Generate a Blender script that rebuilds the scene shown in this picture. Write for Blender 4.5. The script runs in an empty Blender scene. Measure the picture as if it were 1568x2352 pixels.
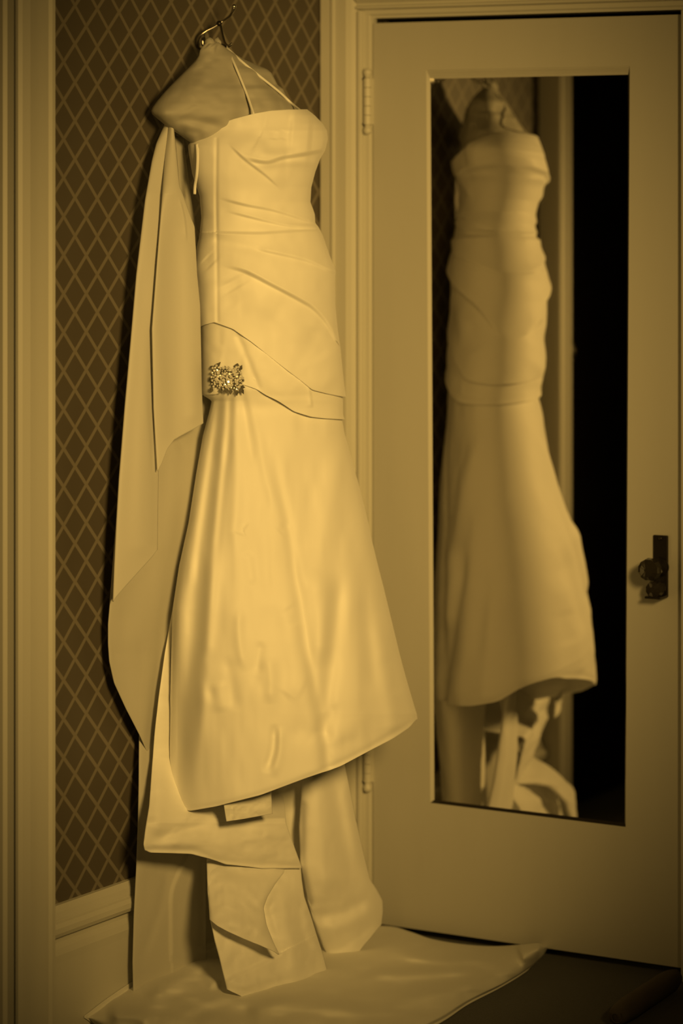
import bpy, bmesh, math, random
import numpy as np
from mathutils import Vector, Matrix

# ------------------------------------------------------------------ camera, light, exposure
SC = bpy.context.scene
COL = SC.collection
random.seed(7); rng = np.random.default_rng(7)
F = 5900.0; CX = 784.0; HY = 640.0; ZC = 5.85; EYE = 1.454       # pixels of the 1568 x 2352 frame / metres
TH = math.atan(3466.0 / F)
FW = np.array([-math.sin(TH), math.cos(TH), 0.0]); RT = np.array([math.cos(TH), math.sin(TH), 0.0])
CAM = -(ZC * FW + (745 - CX) / F * ZC * RT); CAM[2] = EYE
FLOOR = -0.02

cd = bpy.data.cameras.new('camera'); cam = bpy.data.objects.new('camera', cd); COL.objects.link(cam)
cam.location = CAM; cam.rotation_euler = (math.pi / 2, 0, TH)
cd.sensor_fit = 'VERTICAL'; cd.sensor_height = 36.0; cd.sensor_width = 24.0
cd.lens = F / 2352.0 * 36.0
cd.shift_y = -(1176.0 - HY) / 2352.0
cd.clip_start = 0.05; cd.clip_end = 50
cd.dof.use_dof = True; cd.dof.focus_distance = 5.12; cd.dof.aperture_fstop = 1.8
SC.camera = cam

world = bpy.data.worlds.new('world'); SC.world = world; world.use_nodes = True
wb = world.node_tree.nodes['Background']; wb.inputs[0].default_value = (1, .6, .145, 1); wb.inputs[1].default_value = 0.02

LIGHT_COL = (1.0, .615, .158)
def spot(name, loc, aim, power, size_deg, blend, radius, squeeze=1.0, roll=0.0):
    d = bpy.data.lights.new(name, 'SPOT'); o = bpy.data.objects.new(name, d); COL.objects.link(o)
    d.energy = power; d.color = LIGHT_COL; d.spot_size = math.radians(size_deg); d.spot_blend = blend; d.shadow_soft_size = radius
    o.location = loc; o.rotation_euler = (Vector(aim) - Vector(loc)).to_track_quat('-Z', 'Y').to_euler(); o.rotation_euler = (o.rotation_euler.to_matrix() @ Matrix.Rotation(math.radians(roll), 3, 'Z')).to_euler(); o.scale = (squeeze, 1, 1)
    return o
spot('key_vignette_spot', (2.98, -3.09, 1.95), (0.25, -0.45, 1.14), 560, 45, 1.0, 0.32, 0.66, -9.0)  # unseen key light, added; cone squeezed and rolled to give a vignette
spot('fill_lamp', (1.5, -4.6, 1.5), (0.25, -0.4, 1.15), 26, 44, 1.0, 0.35)

SC.view_settings.view_transform = 'Standard'; SC.view_settings.look = 'None'
SC.view_settings.gamma = 1.0; SC.view_settings.use_curve_mapping = False
SC.view_settings.exposure = 0.0

# ------------------------------------------------------------------ helpers
def P(x, y, Z):
    x = np.asarray(x, float); y = np.asarray(y, float); Z = np.asarray(Z, float)
    a = (x - CX) / F; b = (y - HY) / F
    return np.stack([CAM[0] + Z * (FW[0] + a * RT[0]), CAM[1] + Z * (FW[1] + a * RT[1]), CAM[2] - Z * b], -1)
def t_onx(x, y, X):
    a = (np.asarray(x, float) - CX) / F
    return (X - CAM[0]) / (FW[0] + a * RT[0])
def onx(x, y, X=0.0): return P(x, y, t_onx(x, y, X))
def t_onz(x, y, Z): return (CAM[2] - Z) * F / (np.asarray(y, float) - HY)
def ony(x, y, Y=0.0):
    a = (x - CX) / F; t = (Y - CAM[1]) / (FW[1] + a * RT[1]); return P(x, y, t)

def mat(name, color, rough=0.6, metal=0.0, spec=0.4, bump=0.0, bscale=200.0, sheen=0.0, mix=None, stretch=(1, 1, 1)):
    m = bpy.data.materials.new(name); m.use_nodes = True
    nt = m.node_tree; b = nt.nodes['Principled BSDF']
    b.inputs['Base Color'].default_value = (*color, 1); b.inputs['Roughness'].default_value = rough
    b.inputs['Metallic'].default_value = metal; b.inputs['Specular IOR Level'].default_value = spec
    if sheen: b.inputs['Sheen Weight'].default_value = sheen
    tc = nt.nodes.new('ShaderNodeTexCoord'); mp = nt.nodes.new('ShaderNodeMapping'); mp.inputs['Scale'].default_value = stretch
    nt.links.new(tc.outputs['Object'], mp.inputs['Vector'])
    nz = nt.nodes.new('ShaderNodeTexNoise'); nz.inputs['Scale'].default_value = bscale; nz.inputs['Detail'].default_value = 4
    nt.links.new(mp.outputs['Vector'], nz.inputs['Vector'])
    if bump:
        bp = nt.nodes.new('ShaderNodeBump'); bp.inputs['Strength'].default_value = bump; bp.inputs['Distance'].default_value = 0.002
        nt.links.new(nz.outputs['Fac'], bp.inputs['Height']); nt.links.new(bp.outputs['Normal'], b.inputs['Normal'])
    if mix:
        mx = nt.nodes.new('ShaderNodeMix'); mx.data_type = 'RGBA'
        mx.inputs[6].default_value = (*color, 1); mx.inputs[7].default_value = (*mix, 1)
        nt.links.new(nz.outputs['Fac'], mx.inputs[0]); nt.links.new(mx.outputs[2], b.inputs['Base Color'])
    return m

M_SATIN = mat('ivory_satin', (.86, .85, .82), .55, 0, .25, .06, 60, .25)
M_SATIN_SHADED = mat('shaded_satin', (.52, .51, .475), .8, 0, .15, .06, 70, .1)  # darker copy of the ivory satin: shade on train and tail put into colour
M_TULLE = mat('ivory_lining', (.80, .79, .75), .7, 0, .2, .1, 90, .2)
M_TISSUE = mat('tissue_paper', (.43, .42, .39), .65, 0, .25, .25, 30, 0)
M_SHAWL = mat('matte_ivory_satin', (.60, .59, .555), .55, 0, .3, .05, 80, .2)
M_SHEET = mat('cotton_sheet', (.74, .73, .69), .8, 0, .2, .12, 60, .1)
M_PAINT = mat('ivory_gloss_paint', (.56, .55, .51), .38, 0, .45, .10, 14, 0, (.52, .51, .47), (1, 1, .12))
M_TRIM = mat('ivory_trim_paint', (.64, .63, .58), .42, 0, .45, .08, 14, 0, (.60, .59, .54), (1, 1, .1))
M_METAL = mat('aged_brass', (.42, .40, .36), .28, 1.0, .5, .05, 90)
M_BRIGHT = mat('polished_brass', (.80, .78, .72), .22, 1.0, .5)
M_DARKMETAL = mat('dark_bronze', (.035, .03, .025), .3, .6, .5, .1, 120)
M_BLACK = mat('black_wire', (.012, .011, .010), .4, .3, .5)
M_GLASSY = mat('dark_crystal_glass', (.03, .026, .02), .08, .0, .8)
M_CRYSTAL = mat('rhinestone', (.90, .89, .86), .18, .45, .8)
M_SETTING = mat('brooch_setting', (.24, .23, .20), .4, .8, .5)
M_FLOOR = mat('dark_carpet', (.013, .011, .009), .95, 0, .1, .6, 350, .2, (.008, .007, .006))
M_WOOD = mat('dark_wood', (.010, .008, .006), .9, 0, .0, .1, 20, 0, (.018, .014, .010), (1, 1, .1))
M_ROOM = mat('dim_plaster', (.10, .095, .085), .9, 0, .1, .1, 30)
M_VOID = mat('dark_closet', (.01, .009, .008), .9)
M_ROLL = mat('brown_cloth', (.10, .085, .07), .9, 0, .1, .3, 120)
M_MIRROR = mat('silvered_glass', (.80, .78, .74), .015, 1.0, .5)

def paper_material():
    m = bpy.data.materials.new('lattice_wallpaper'); m.use_nodes = True
    nt = m.node_tree; b = nt.nodes['Principled BSDF']; N = nt.nodes.new; L = nt.links.new
    b.inputs['Roughness'].default_value = .6; b.inputs['Specular IOR Level'].default_value = .5
    tc = N('ShaderNodeTexCoord'); sp = N('ShaderNodeSeparateXYZ'); L(tc.outputs['Object'], sp.inputs[0])
    def mth(op, a, c=None, d=None):
        n = N('ShaderNodeMath'); n.operation = op
        for i, q in enumerate((a, c, d)):
            if q is None: continue
            if isinstance(q, (int, float)): n.inputs[i].default_value = q
            else: L(q, n.inputs[i])
        return n.outputs[0]
    a = mth('MULTIPLY_ADD', sp.outputs['Y'], 1 / .0741, .953 / .0741)
    c = mth('MULTIPLY_ADD', sp.outputs['Z'], 1 / .0752, -1.9135 / .0752)
    def line(v):
        fr = mth('ABSOLUTE', mth('SUBTRACT', mth('FRACT', mth('ADD', v, .5)), .5))
        mr = N('ShaderNodeMapRange'); mr.interpolation_type = 'SMOOTHSTEP'
        L(fr, mr.inputs[0]); mr.inputs[1].default_value = .045; mr.inputs[2].default_value = .105
        mr.inputs[3].default_value = 1; mr.inputs[4].default_value = 0
        return mr.outputs[0]
    f = mth('MAXIMUM', line(mth('ADD', a, c)), line(mth('SUBTRACT', a, c)))
    nz = N('ShaderNodeTexNoise'); nz.inputs['Scale'].default_value = 40; L(tc.outputs['Object'], nz.inputs['Vector'])
    f = mth('MULTIPLY', f, mth('MULTIPLY_ADD', nz.outputs['Fac'], .3, .85))
    mx = N('ShaderNodeMix'); mx.data_type = 'RGBA'; L(f, mx.inputs[0])
    mx.inputs[6].default_value = (.092, .078, .060, 1); mx.inputs[7].default_value = (.205, .182, .146, 1)
    L(mx.outputs[2], b.inputs['Base Color'])
    return m
M_PAPER = paper_material()

def link(name, me, m, parent=None, smooth=True):
    o = bpy.data.objects.new(name, me); COL.objects.link(o)
    if m is not None and not me.materials: me.materials.append(m)
    if smooth:
        me.polygons.foreach_set('use_smooth', [True] * len(me.polygons))
    if parent is not None: o.parent = parent
    return o
def mesh(name, verts, faces, m, parent=None, smooth=True):
    v = np.asarray(verts, float).reshape(-1, 3)
    if parent is not None: v = v - base_of(parent)
    me = bpy.data.meshes.new(name); me.from_pydata(v.tolist(), [], faces); me.update()
    return link(name, me, m, parent, smooth)
def base_of(o):
    b = np.zeros(3)
    while o is not None:
        b += np.array(o.location); o = o.parent
    return b
def bm_obj(name, bm, m, parent=None, smooth=False):
    if parent is not None: bmesh.ops.translate(bm, verts=bm.verts, vec=-Vector(base_of(parent)))
    bmesh.ops.recalc_face_normals(bm, faces=bm.faces)
    me = bpy.data.meshes.new(name); bm.to_mesh(me); bm.free()
    return link(name, me, m, parent, smooth)
def box(bm, lo, hi, bev=0.0):
    lo = Vector(lo); hi = Vector(hi)
    g = bmesh.ops.create_cube(bm, size=1.0, matrix=Matrix.Translation((lo + hi) / 2) @ Matrix.Diagonal((*(hi - lo), 1)))
    if bev:
        es = list({e for v in g['verts'] for e in v.link_edges})
        bmesh.ops.bevel(bm, geom=es, offset=bev, segments=2, profile=.5, affect='EDGES')
def boxo(name, lo, hi, m, parent=None, bev=0.0):
    bm = bmesh.new(); box(bm, lo, hi, bev); return bm_obj(name, bm, m, parent)
def tag(o, label, cat, group=None):
    o['label'] = label; o['category'] = cat
    if group: o['group'] = group
    return o
def thing(name, label, cat, loc):
    o = bpy.data.objects.new(name, None); o.empty_display_size = .05; COL.objects.link(o); o.location = loc
    bpy.context.view_layer.update()
    return tag(o, label, cat)
def struct(o): o['kind'] = 'structure'; return o
def tube_path(bm, pts, rad, n=10, cap=True):
    pts = [Vector(p) for p in pts]; k = len(pts)
    rads = rad if hasattr(rad, '__len__') else [rad] * k
    rings = []; prev = None
    for i, p in enumerate(pts):
        d = (pts[min(i + 1, k - 1)] - pts[max(i - 1, 0)]).normalized()
        if prev is None: a = d.orthogonal().normalized()
        else: a = (prev - d * prev.dot(d)).normalized()
        prev = a; b = d.cross(a)
        rings.append([bm.verts.new(p + (a * math.cos(2 * math.pi * j / n) + b * math.sin(2 * math.pi * j / n)) * rads[i]) for j in range(n)])
    for r0, r1 in zip(rings, rings[1:]):
        for j in range(n): bm.faces.new((r0[j], r0[(j + 1) % n], r1[(j + 1) % n], r1[j]))
    if cap: bm.faces.new(rings[0][::-1]); bm.faces.new(rings[-1])
def smooth_pts(pts, n=8):
    pts = np.asarray(pts, float); out = []
    q = np.vstack([2 * pts[0] - pts[1], pts, 2 * pts[-1] - pts[-2]])
    for i in range(1, len(q) - 2):
        for s in np.linspace(0, 1, n, endpoint=False):
            out.append(.5 * ((2 * q[i]) + (-q[i - 1] + q[i + 1]) * s + (2 * q[i - 1] - 5 * q[i] + 4 * q[i + 1] - q[i + 2]) * s * s
                             + (-q[i - 1] + 3 * q[i] - 3 * q[i + 1] + q[i + 2]) * s ** 3))
    out.append(pts[-1]); return np.array(out)
def lathe(bm, prof, mtx, n=24, wob=None):
    rings = []
    for (r, h) in prof:
        rings.append([bm.verts.new(mtx @ Vector((r * math.cos(2 * math.pi * j / n) * (1 + (wob(j) if wob else 0)), r * math.sin(2 * math.pi * j / n) * (1 + (wob(j) if wob else 0)), h))) for j in range(n)])
    for r0, r1 in zip(rings, rings[1:]):
        for j in range(n): bm.faces.new((r0[j], r0[(j + 1) % n], r1[(j + 1) % n], r1[j]))
    bm.faces.new(rings[0][::-1]); bm.faces.new(rings[-1])
def prism(name, prof, axis, a0, a1, m, parent=None):
    """prof: list of (p, q); axis 'y': p=x q=z; axis 'z': p=x q=y; axis 'x': p=y q=z."""
    bm = bmesh.new()
    mk = {'y': lambda p, q, a: (p, a, q), 'z': lambda p, q, a: (p, q, a), 'x': lambda p, q, a: (a, p, q)}[axis]
    r0 = [bm.verts.new(mk(p, q, a0)) for p, q in prof]; r1 = [bm.verts.new(mk(p, q, a1)) for p, q in prof]
    n = len(prof)
    for i in range(n): bm.faces.new((r0[i], r0[(i + 1) % n], r1[(i + 1) % n], r1[i]))
    bm.faces.new(r0); bm.faces.new(r1[::-1])
    return bm_obj(name, bm, m, parent)

def vnoise(x, y, seed=0):
    x = np.asarray(x, float); y = np.asarray(y, float)
    tab = np.random.default_rng(seed).random((64, 64)) * 2 - 1
    xi = np.floor(x).astype(int); yi = np.floor(y).astype(int); fx = x - xi; fy = y - yi
    fx = fx * fx * fx * (fx * (fx * 6 - 15) + 10); fy = fy * fy * fy * (fy * (fy * 6 - 15) + 10)
    g = lambda i, j: tab[(xi + i) % 64, (yi + j) % 64]
    return (g(0, 0) * (1 - fx) + g(1, 0) * fx) * (1 - fy) + (g(0, 1) * (1 - fx) + g(1, 1) * fx) * fy

def folds(px, py, creases):
    """metres towards the camera; a crease is (points, millimetres, width px, kind, side, fade0, fade1)."""
    px = np.asarray(px, float); py = np.asarray(py, float)
    out = np.zeros_like(px)
    for cr in creases:
        pts, mm, w, kind = cr[:4]; side = cr[4] if len(cr) > 4 else 1
        f0 = cr[5] if len(cr) > 5 else 1; f1 = cr[6] if len(cr) > 6 else 1
        pts = smooth_pts(pts, 5) if len(pts) > 2 else np.asarray(pts, float)
        if kind == 'g' and np.hypot(*(np.asarray(pts)[-1] - np.asarray(pts)[0])) < 120 and w > 3: mm = mm * .6; w = w * 1.4
        if kind == 'g': mm = mm * 1.0; w = w * 1.25 + 1.5
        else: mm = mm * 1.25; rw = max(2.5, .10 * w + 2)
        reach = w * (3.2 if kind != 'step' else 4.0)
        msk = (px > pts[:, 0].min() - reach) & (px < pts[:, 0].max() + reach) & (py > pts[:, 1].min() - reach) & (py < pts[:, 1].max() + reach)
        if not msk.any(): continue
        x = px[msk]; y = py[msk]
        best = np.full(x.shape, 1e9); sg = np.zeros_like(x); par = np.zeros_like(x)
        seg = pts[1:] - pts[:-1]; ln = np.hypot(seg[:, 0], seg[:, 1]) + 1e-9; cum = np.concatenate([[0], np.cumsum(ln)]); tot = cum[-1]
        for k in range(len(seg)):
            dx, dy = seg[k] / ln[k]; rx = x - pts[k, 0]; ry = y - pts[k, 1]
            s = np.clip(rx * dx + ry * dy, 0, ln[k]); d = np.hypot(rx - s * dx, ry - s * dy)
            u = d < best
            best = np.where(u, d, best); sg = np.where(u, dx * ry - dy * rx, sg); par = np.where(u, (cum[k] + s) / tot, par)
        env = np.ones_like(x)
        if f0: env *= np.clip(par / .25, 0, 1) ** 1.0
        if f1: env *= np.clip((1 - par) / .25, 0, 1) ** 1.0
        env = env * env * (3 - 2 * env)
        if kind == 'step':
            sd = best * np.sign(sg) * side
            rise = np.clip((sd + rw) / (2 * rw), 0, 1); rise = rise * rise * (3 - 2 * rise)
            out[msk] += mm * .001 * env * rise * np.exp(-np.maximum(sd, 0) / w) * np.clip(1 - np.maximum(sd, 0) / (3.9 * w), 0, 1)
        else:
            out[msk] += mm * .001 * env * np.exp(-(best / w) ** 2)
    return out

def curve_y(pts, win=15):
    pts = sorted(pts); ys = np.array([p[0] for p in pts], float); xs = np.array([p[1] for p in pts], float)
    g = np.arange(ys[0] - 60, ys[-1] + 61, 1.0)
    v = np.interp(g, ys, xs)
    k = np.hanning(win + 2)[1:-1]; k /= k.sum()
    vp = np.convolve(np.pad(v, win // 2, mode='edge'), k, 'valid')[:len(g)]
    k2 = np.hanning(93)[1:-1]; k2 /= k2.sum(); vs = np.convolve(np.pad(vp, 45, mode='edge'), k2, 'valid')[:len(g)]
    f = lambda y: np.interp(y, g, vp)
    f.soft = lambda y: np.interp(y, g, vs)
    return f

def grid_faces(nr, nc, off=0, flip=False, wrap=False):
    i, j = np.meshgrid(np.arange(nr - 1), np.arange(nc if wrap else nc - 1), indexing='ij')
    a = off + i * nc + j; b = off + i * nc + (j + 1) % nc; c = off + (i + 1) * nc + (j + 1) % nc; d = off + (i + 1) * nc + j
    q = np.stack([a, d, c, b] if not flip else [a, b, c, d], -1).reshape(-1, 4)
    return q
def fast_mesh(name, V, Q, m, parent):
    V = V.reshape(-1, 3) - base_of(parent)
    me = bpy.data.meshes.new(name)
    me.vertices.add(len(V)); me.vertices.foreach_set('co', V.astype(np.float32).ravel())
    me.loops.add(Q.size); me.loops.foreach_set('vertex_index', Q.astype(np.int32).ravel())
    me.polygons.add(len(Q)); me.polygons.foreach_set('loop_start', np.arange(0, Q.size, 4, dtype=np.int32))
    me.update(calc_edges=True); me.validate()
    return link(name, me, m, parent)
def solid(o, th, off=-1.0):
    md = o.modifiers.new('cloth_thickness', 'SOLIDIFY'); md.thickness = th; md.offset = off
    return o

# ------------------------------------------------------------------ the room
struct(boxo('floor', (-.3, -6.7, FLOOR - .05), (4.3, .5, FLOOR), M_FLOOR))
struct(boxo('ceiling', (-.3, -6.7, 2.75), (4.3, .5, 2.80), M_ROOM))
struct(boxo('wall_right', (4.2, -6.7, FLOOR), (4.3, .5, 2.75), M_ROOM))
struct(boxo('wall_front', (-.3, -6.7, FLOOR), (4.2, -6.6, 2.75), M_ROOM))
# wallpapered wall (x = 0), with the dark doorway beyond the casing
struct(boxo('wall_left', (-.12, -1.18, FLOOR), (0, .12, 2.75), M_PAPER))
struct(boxo('wall_left_end', (-.12, -6.6, FLOOR), (0, -2.05, 2.75), M_PAPER))
struct(boxo('wall_left_lintel', (-.12, -2.05, 2.12), (0, -1.18, 2.75), M_PAPER))
# wall with the mirror door (y = 0)
DX0, DX1 = .128, .878
struct(boxo('wall_back', (0, .02, FLOOR), (.10, .12, 2.75), M_PAPER))
struct(boxo('wall_back_end', (.905, .02, FLOOR), (4.2, .12, 2.75), M_PAPER))
struct(boxo('wall_back_lintel', (.10, .02, 2.06), (.905, .12, 2.75), M_PAPER))
struct(boxo('wall_closet', (-.1, .45, FLOOR), (1.2, .5, 2.75), M_VOID))

# tall baseboard with a moulded cap under the wallpaper
prism('baseboard_left', [(0, FLOOR), (.020, FLOOR), (.020, .135), (.021, .150), (.018, .162), (.013, .172), (.012, .184),
      (.026, .187), (.030, .195), (.030, .205), (.026, .213), (.020, .216), (.020, .220), (.018, .232), (.010, .243), (0, .243)], 'y', -1.093, 0, M_TRIM)
struct(bpy.data.objects['baseboard_left'])
# casing of the dark doorway on the left: seen edge-on at the left of the frame
prism('trim_1', [(0, -1.093), (.050, -1.093), (.060, -1.097), (.060, -1.106), (.054, -1.110), (.054, -1.150), (.058, -1.155),
      (.058, -1.172), (.046, -1.180), (.040, -1.186), (.034, -1.186), (.030, -1.180), (.010, -1.180), (.004, -1.186), (-.035, -1.186), (-.035, -1.198), (-.06, -1.198), (-.06, -1.18), (0, -1.18)][::-1], 'z', FLOOR, 2.18, M_TRIM)
struct(bpy.data.objects['trim_1'])
struct(boxo('trim_2', (0, -2.14, 2.12), (.055, -1.18, 2.24), M_TRIM, None, .006))
struct(boxo('trim_3', (0, -2.14, FLOOR), (.055, -2.05, 2.12), M_TRIM, None, .006))
# dark door in that doorway
d2 = struct(boxo('door_2', (-.115, -2.05, FLOOR + .004), (-.075, -1.20, 2.12), M_WOOD, None, .003))
bm = bmesh.new()
for z0, z1 in ((.25, .95), (1.10, 1.95)):
    for lo, hi in (((-.076, -1.90, z0), (-.068, -1.88, z1)), ((-.076, -1.37, z0), (-.068, -1.35, z1)), ((-.076, -1.90, z0 - .02), (-.068, -1.35, z0)), ((-.076, -1.90, z1), (-.068, -1.35, z1 + .02))):
        box(bm, lo, hi)
bm_obj('panel_moulding', bm, M_WOOD, d2)
bm = bmesh.new(); lathe(bm, [(.026, 0), (.026, .006), (.010, .010), (.009, .035), (.020, .042), (.029, .055), (.030, .066), (.022, .078), (.006, .082)],
      Matrix.Translation((-.075, -1.292, 1.257)) @ Matrix.Rotation(math.pi / 2, 4, 'Y')); bm_obj('door_knob', bm, M_DARKMETAL, d2, True)

# casing of the mirror door: left leg, head
CAS = [(0, .02), (0, -.020), (.004, -.024), (.030, -.024), (.034, -.029), (.039, -.029), (.042, -.024), (.070, -.024), (.082, -.019), (.090, -.010), (.092, -.010), (.092, .02)]
CAS2 = [(.092, -.010), (.095, -.016), (.101, -.016), (.104, -.008), (.104, .000), (.117, .000), (.119, .004), (.1265, .004), (.1265, .018), (.10, .018), (.092, .018)]
prism('trim_4', CAS, 'z', FLOOR, 2.30, M_TRIM); struct(bpy.data.objects['trim_4'])
prism('trim_5', CAS2, 'z', FLOOR, 2.0560, M_TRIM); struct(bpy.data.objects['trim_5'])
# head casing, a little out of level like the door under it (profile swept along x)
HEAD = [(.02, 2.30), (-.024, 2.30), (-.024, 2.085), (-.016, 2.078), (-.010, 2.074), (-.010, 2.070), (-.016, 2.067), (-.016, 2.062), (-.008, 2.060),
        (0, 2.060), (0, 2.050), (.004, 2.047), (.004, 2.0415), (.045, 2.0415), (.045, 2.0700), (.02, 2.08)]
HEAD = [(y - .0009, z) for y, z in HEAD]
bm = bmesh.new()
def hz(x, z): return z - .021 * max(0, (x - .104)) / .774 if z < 2.2 else z
rows = [[bm.verts.new((x, y, hz(x, z))) for y, z in HEAD] for x in (.092, .98)]
n = len(HEAD)
for i in range(n): bm.faces.new((rows[0][i], rows[0][(i + 1) % n], rows[1][(i + 1) % n], rows[1][i]))
bm.faces.new(rows[0]); bm.faces.new(rows[1][::-1])
struct(bm_obj('trim_6', bm, M_TRIM))
struct(boxo('trim_7', (.882, -.024, FLOOR), (.98, .045, 2.02), M_TRIM, None, .004))

# ---- the mirror door: leaf with an opening for the mirror
d1 = struct(bpy.data.objects.new('door_1', None)); COL.objects.link(d1); d1.location = (DX0, 0, FLOOR)
bpy.context.view_layer.update()
OX0, OX1, OZ0, OZ1 = .2645, .7560, .2835, 1.9170
def leaf():
    bm = bmesh.new()
    o = [(DX0, .003), (DX1 - .002, .003), (DX1 - .002, 2.0100), (DX0, 2.0290)]
    i = [(.2735, .2885), (.7465, .2860), (.7560, 1.9070), (.2635, 1.9185)]
    def ring(pts, y): return [bm.verts.new((x, y, z)) for x, z in pts]
    of, inf, ob, inb = ring(o, 0), ring(i, 0), ring(o, .038), ring(i, .014)
    for k in range(4):
        l = (k + 1) % 4
        bm.faces.new((of[k], of[l], inf[l], inf[k])); bm.faces.new((inf[k], inf[l], inb[l], inb[k]))
        bm.faces.new((of[k], ob[k], ob[l], of[l]))
    bm.faces.new(inb); bm.faces.new(ob[::-1])
    return bm
dl = bm_obj('door_leaf', leaf(), M_PAINT, d1)
# hinges
def hinge(zc, half):
    hx, hy = .1165, -.007
    bm = bmesh.new(); box(bm, (.104, -.0015, zc - half), (.128, .002, zc + half)); h = bm_obj('hinge', bm, M_TRIM, d1)
    n = 5; L = 2 * half / n
    for k in range(n):
        z0 = zc - half + k * L
        bm = bmesh.new(); lathe(bm, [(.0088, 0), (.0094, .0005), (.0094, L - .0011), (.0088, L - .0006)], Matrix.Translation((hx, hy, z0)), 28)
        bm_obj('knuckle', bm, M_TRIM, h, False)
    for s, z0 in ((1, zc + half), (-1, zc - half)):
        bm = bmesh.new()
        lathe(bm, [(.0065, 0), (.0065, .005), (.0090, .008), (.0105, .014), (.0085, .020), (.003, .0225)], Matrix.Translation((hx, hy, z0)) @ (Matrix.Identity(4) if s > 0 else Matrix.Rotation(math.pi, 4, 'X')), 16)
        bm_obj('finial', bm, M_TRIM, h, True)
        bm = bmesh.new(); lathe(bm, [(.003, 0), (.003, .004)], Matrix.Translation((hx - .0075, hy - .001, z0 - s * .001)) @ Matrix.Rotation(math.pi / 2, 4, 'X'), 10)
        bm_obj('screw', bm, M_BLACK, h, True)
hinge(1.853, .052); hinge(.372, .052)
# lock: plate, crystal knob, turn-knob
bm = bmesh.new(); box(bm, (.812, -.006, .782), (.8455, 0, .912), .002); lock = bm_obj('lock_plate', bm, M_DARKMETAL, d1)
KM = Matrix.Translation((.829, -.006, .845)) @ Matrix.Rotation(math.pi / 2, 4, 'X')
bm = bmesh.new(); lathe(bm, [(.020, 0), (.020, .003), (.010, .006), (.008, .030), (.014, .034)], KM); bm_obj('knob_stem', bm, M_DARKMETAL, lock, True)
bm = bmesh.new(); lathe(bm, [(.010, .030), (.020, .036), (.0235, .050), (.0215, .066), (.014, .074), (.004, .076)], KM, 24, lambda j: .05 * (j % 2)); bm_obj('knob', bm, M_GLASSY, lock)
KM2 = Matrix.Translation((.8295, -.006, .801)) @ Matrix.Rotation(math.pi / 2, 4, 'X')
bm = bmesh.new(); lathe(bm, [(.013, 0), (.013, .006), (.008, .010), (.014, .018), (.019, .028), (.016, .040), (.006, .046)], KM2, 20, lambda j: .06 * (j % 2)); bm_obj('thumb_turn', bm, M_GLASSY, lock)
boxo('latch_lip', (.811, -.048, .7815), (.846, -.004, .7865), M_DARKMETAL, lock, .001)
bm = bmesh.new()
for z in (.905, .790): lathe(bm, [(.0045, 0), (.0045, .002), (.002, .003)], Matrix.Translation((.829, -.006, z)) @ Matrix.Rotation(math.pi / 2, 4, 'X'), 12)
bm_obj('screw', bm, M_DARKMETAL, lock, True)
# narrow dark slip of the gap between leaf and jamb is real: the leaf stops short of the jamb

# ---- the mirror
mr = thing('mirror', 'tall full-length mirror set in the pale door, reflecting the dress', 'mirror', (.51, .004, .287))
bm = bmesh.new()
vs = [(.2775, .2925), (.7430, .2900), (.7505, 1.8925), (.2675, 1.9040)]
f = [bm.verts.new((x, .0080, z)) for x, z in vs]; b = [bm.verts.new((x, .0115, z)) for x, z in vs]
bm.faces.new(f); bm.faces.new(b[::-1])
for k in range(4): bm.faces.new((f[k], f[(k + 1) % 4], b[(k + 1) % 4], b[k]))
bm_obj('mirror_glass', bm, M_MIRROR, mr)
def rail(name, pts, prof, m):
    """pts: two outer corners and two inner corners (x, z); prof: list of (fraction, y)."""
    bm = bmesh.new(); (a0, a1, b0, b1) = [Vector((p[0], 0, p[1])) for p in pts]
    r0 = [bm.verts.new(a0.lerp(b0, t) + Vector((0, y, 0))) for t, y in prof]; r1 = [bm.verts.new(a1.lerp(b1, t) + Vector((0, y, 0))) for t, y in prof]
    n = len(prof)
    for i in range(n): bm.faces.new((r0[i], r0[(i + 1) % n], r1[(i + 1) % n], r1[i]))
    bm.faces.new(r0); bm.faces.new(r1[::-1])
    return bm_obj(name, bm, m, mr)
oc = [(.2735, .2885), (.7465, .2860), (.7560, 1.9070), (.2635, 1.9185)]
ic = [(.2795, .2945), (.7412, .2920), (.7488, 1.8890), (.2695, 1.8990)]
PR = [(0, .012), (0, .0005), (.2, .003), (.26, .0015), (.5, .0050), (.56, .0035), (.85, .0070), (1, .0078), (1, .012)]
rail('mirror_frame', (oc[3], oc[2], ic[3], ic[2]), PR, M_PAINT)
PT = [(0, .012), (0, .0005), (.5, .004), (1, .0076), (1, .012)]
rail('mirror_frame', (oc[0], oc[3], ic[0], ic[3]), PT, M_PAINT)
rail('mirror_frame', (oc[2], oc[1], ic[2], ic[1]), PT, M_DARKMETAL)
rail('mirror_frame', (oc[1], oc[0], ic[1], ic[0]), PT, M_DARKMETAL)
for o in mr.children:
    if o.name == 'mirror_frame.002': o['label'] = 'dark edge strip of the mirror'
    if o.name == 'mirror_frame.003': o['label'] = 'dark bottom strip of the mirror'

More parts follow.
